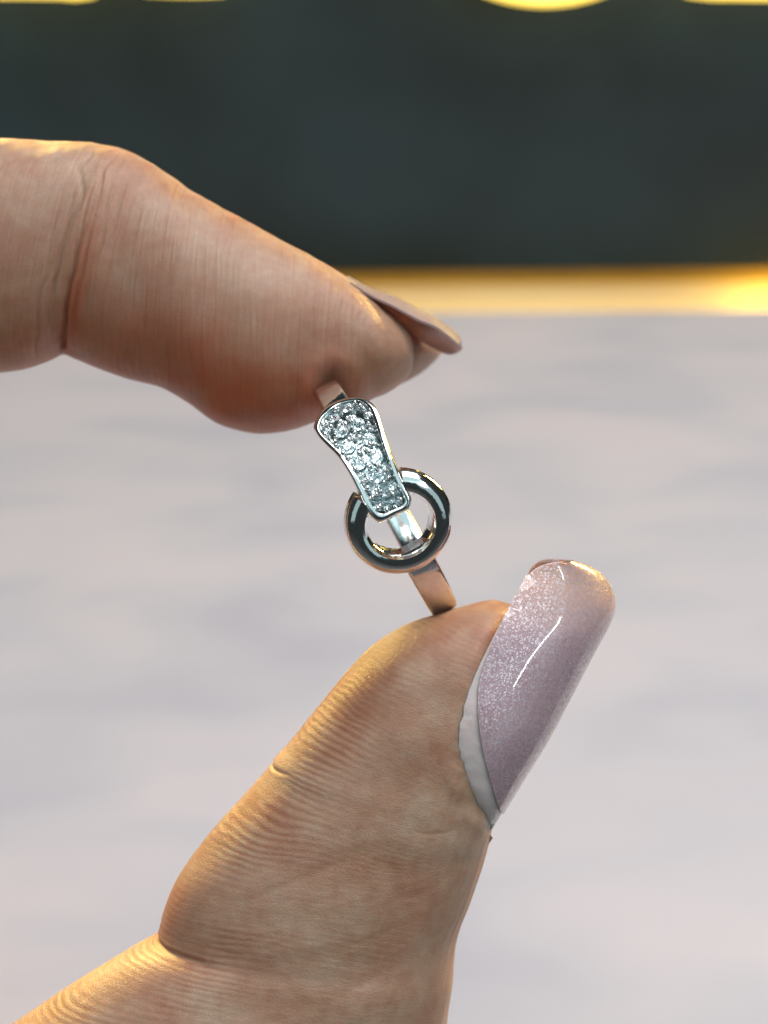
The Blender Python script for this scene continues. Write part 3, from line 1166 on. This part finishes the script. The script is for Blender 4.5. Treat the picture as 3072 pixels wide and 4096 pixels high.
# gemstones: round brilliants
def brilliant(n=8):
    bm = bmesh.new()
    def rg(r, z, off, k=n):
        return [bm.verts.new((r * math.cos(2 * math.pi * (i + off) / k), r * math.sin(2 * math.pi * (i + off) / k), z)) for i in range(k)]
    tbl = rg(0.56, 0.32, 0)
    cr = rg(0.80, 0.20, 0.5)
    gi = rg(1.0, 0.03, 0, 2 * n)
    gl = rg(1.0, -0.03, 0, 2 * n)
    pv = rg(0.35, -0.56, 0.0)
    cu = bm.verts.new((0, 0, -0.86))
    bm.faces.new(tbl)
    for i in range(n):
        j = (i + 1) % n
        bm.faces.new((tbl[i], cr[i], tbl[j]))
        a, b_, c_ = gi[2 * i], gi[2 * i + 1], gi[(2 * i + 2) % (2 * n)]
        bm.faces.new((tbl[i], a, cr[i])) if False else None
        bm.faces.new((cr[i], tbl[i], cr[i - 1], a))
        bm.faces.new((cr[i], a, b_))
        bm.faces.new((cr[i], b_, c_))
        d_, e_, g_ = gl[2 * i], gl[2 * i + 1], gl[(2 * i + 2) % (2 * n)]
        bm.faces.new((a, d_, e_, b_)); bm.faces.new((b_, e_, g_, c_))
        for fv in ((d_, pv[i], e_), (e_, pv[j], g_), (e_, pv[i], pv[j]), (pv[i], cu, pv[j])):
            bm.faces.new(fv).material_index = 1
    bmesh.ops.recalc_face_normals(bm, faces=bm.faces)
    me = bpy.data.meshes.new("gemstone")
    bm.to_mesh(me)
    bm.free()
    me.materials.append(GEM)
    me.materials.append(FACET)
    return me


def plate_frame(px, py, dz):
    p = P(px, py, plate_z(px, py) + dz)
    e = 4.0
    a = P(px + e, py, plate_z(px + e, py) + dz) - p
    b_ = P(px, py - e, plate_z(px, py - e) + dz) - p
    n = np.cross(a, b_)
    n /= np.linalg.norm(n)
    return p, Vector(n)


gem_me = brilliant()
GEMS = [(1391, 1632, .50), (1335, 1672, .50), (1431, 1697, .58), (1366, 1727, .56), (1474, 1756, .56), (1390, 1787, .60), (1505, 1831, .56),
        (1434, 1853, .60), (1503, 1903, .66), (1548, 2000, .78), (1305, 1726, .36), (1470, 1660, .36), (1452, 1925, .36), (1570, 1945, .36), (1500, 1955, .46), (1410, 1672, .34), (1592, 2008, .30), (1512, 2030, .32)]
for px, py, r_ in GEMS:
    o = bpy.data.objects.new("gemstone", gem_me)
    COL.objects.link(o)
    o.parent = strap
    p, n = plate_frame(px, py, -0.20)
    jit = Euler((random.uniform(-.12, .12), random.uniform(-.12, .12), random.uniform(0, 3))).to_matrix()
    m3 = n.to_track_quat('Z', 'Y').to_matrix() @ jit
    s_ = r_ / 1000
    o.matrix_local = Matrix.Translation(Vector((p - CR) / 1000)) @ m3.to_4x4() @ Matrix.Diagonal((s_, s_, s_ * 0.8, 1))

bm = bmesh.new()
bmesh.ops.create_icosphere(bm, subdivisions=2, radius=1)
for fc in bm.faces: fc.smooth = True
prong_me = bpy.data.meshes.new("prong")
bm.to_mesh(prong_me)
bm.free()
prong_me.materials.append(metal_material("bead_silver", 0.04, 0.0, 500.0, (0.95, 0.95, 0.95)))
PR = [(645, 375), (665, 440), (830, 260), (905, 470), (560, 470), (420, 262), (690, 690), (610, 700), (880, 1290), (1250, 1500), (1010, 1500), (780, 215), (640, 230), (465, 260), (700, 170), (360, 400), (290, 455), (235, 490), (345, 515), (500, 440), (475, 505), (275, 620), (605, 385),
      (870, 340), (940, 550), (820, 545), (425, 600), (425, 680), (700, 615), (645, 655), (825, 695), (1005, 765), (920, 770), (430, 790), (530, 905),
      (850, 850), (765, 900), (590, 980), (910, 890), (910, 1095), (1055, 1075), (820, 1210), (1155, 1145), (700, 1120), (815, 1320), (1140, 1320),
      (895, 1410), (1015, 1440), (1185, 1255), (955, 1540), (1060, 1660), (1215, 1450), (1360, 1580), (1295, 1680), (1040, 1705), (1160, 1725), (1085, 1460)]
for zx, zy in PR:
    px, py = 1230 + zx * 0.27125, 1570 + zy * 0.27125
    o = bpy.data.objects.new("prong", prong_me)
    COL.objects.link(o)
    o.parent = strap
    p, n = plate_frame(px, py, -0.20)
    m3 = n.to_track_quat('Z', 'Y').to_matrix() @ Euler((random.uniform(-.3, .3), random.uniform(-.3, .3), random.uniform(0, 3))).to_matrix()
    r_ = random.uniform(0.17, 0.23) / 1000
    o.matrix_local = Matrix.Translation(Vector((p - CR) / 1000)) @ m3.to_4x4() @ Matrix.Diagonal((r_, r_ * random.uniform(0.9, 1.3), 0.36 / 1000, 1))
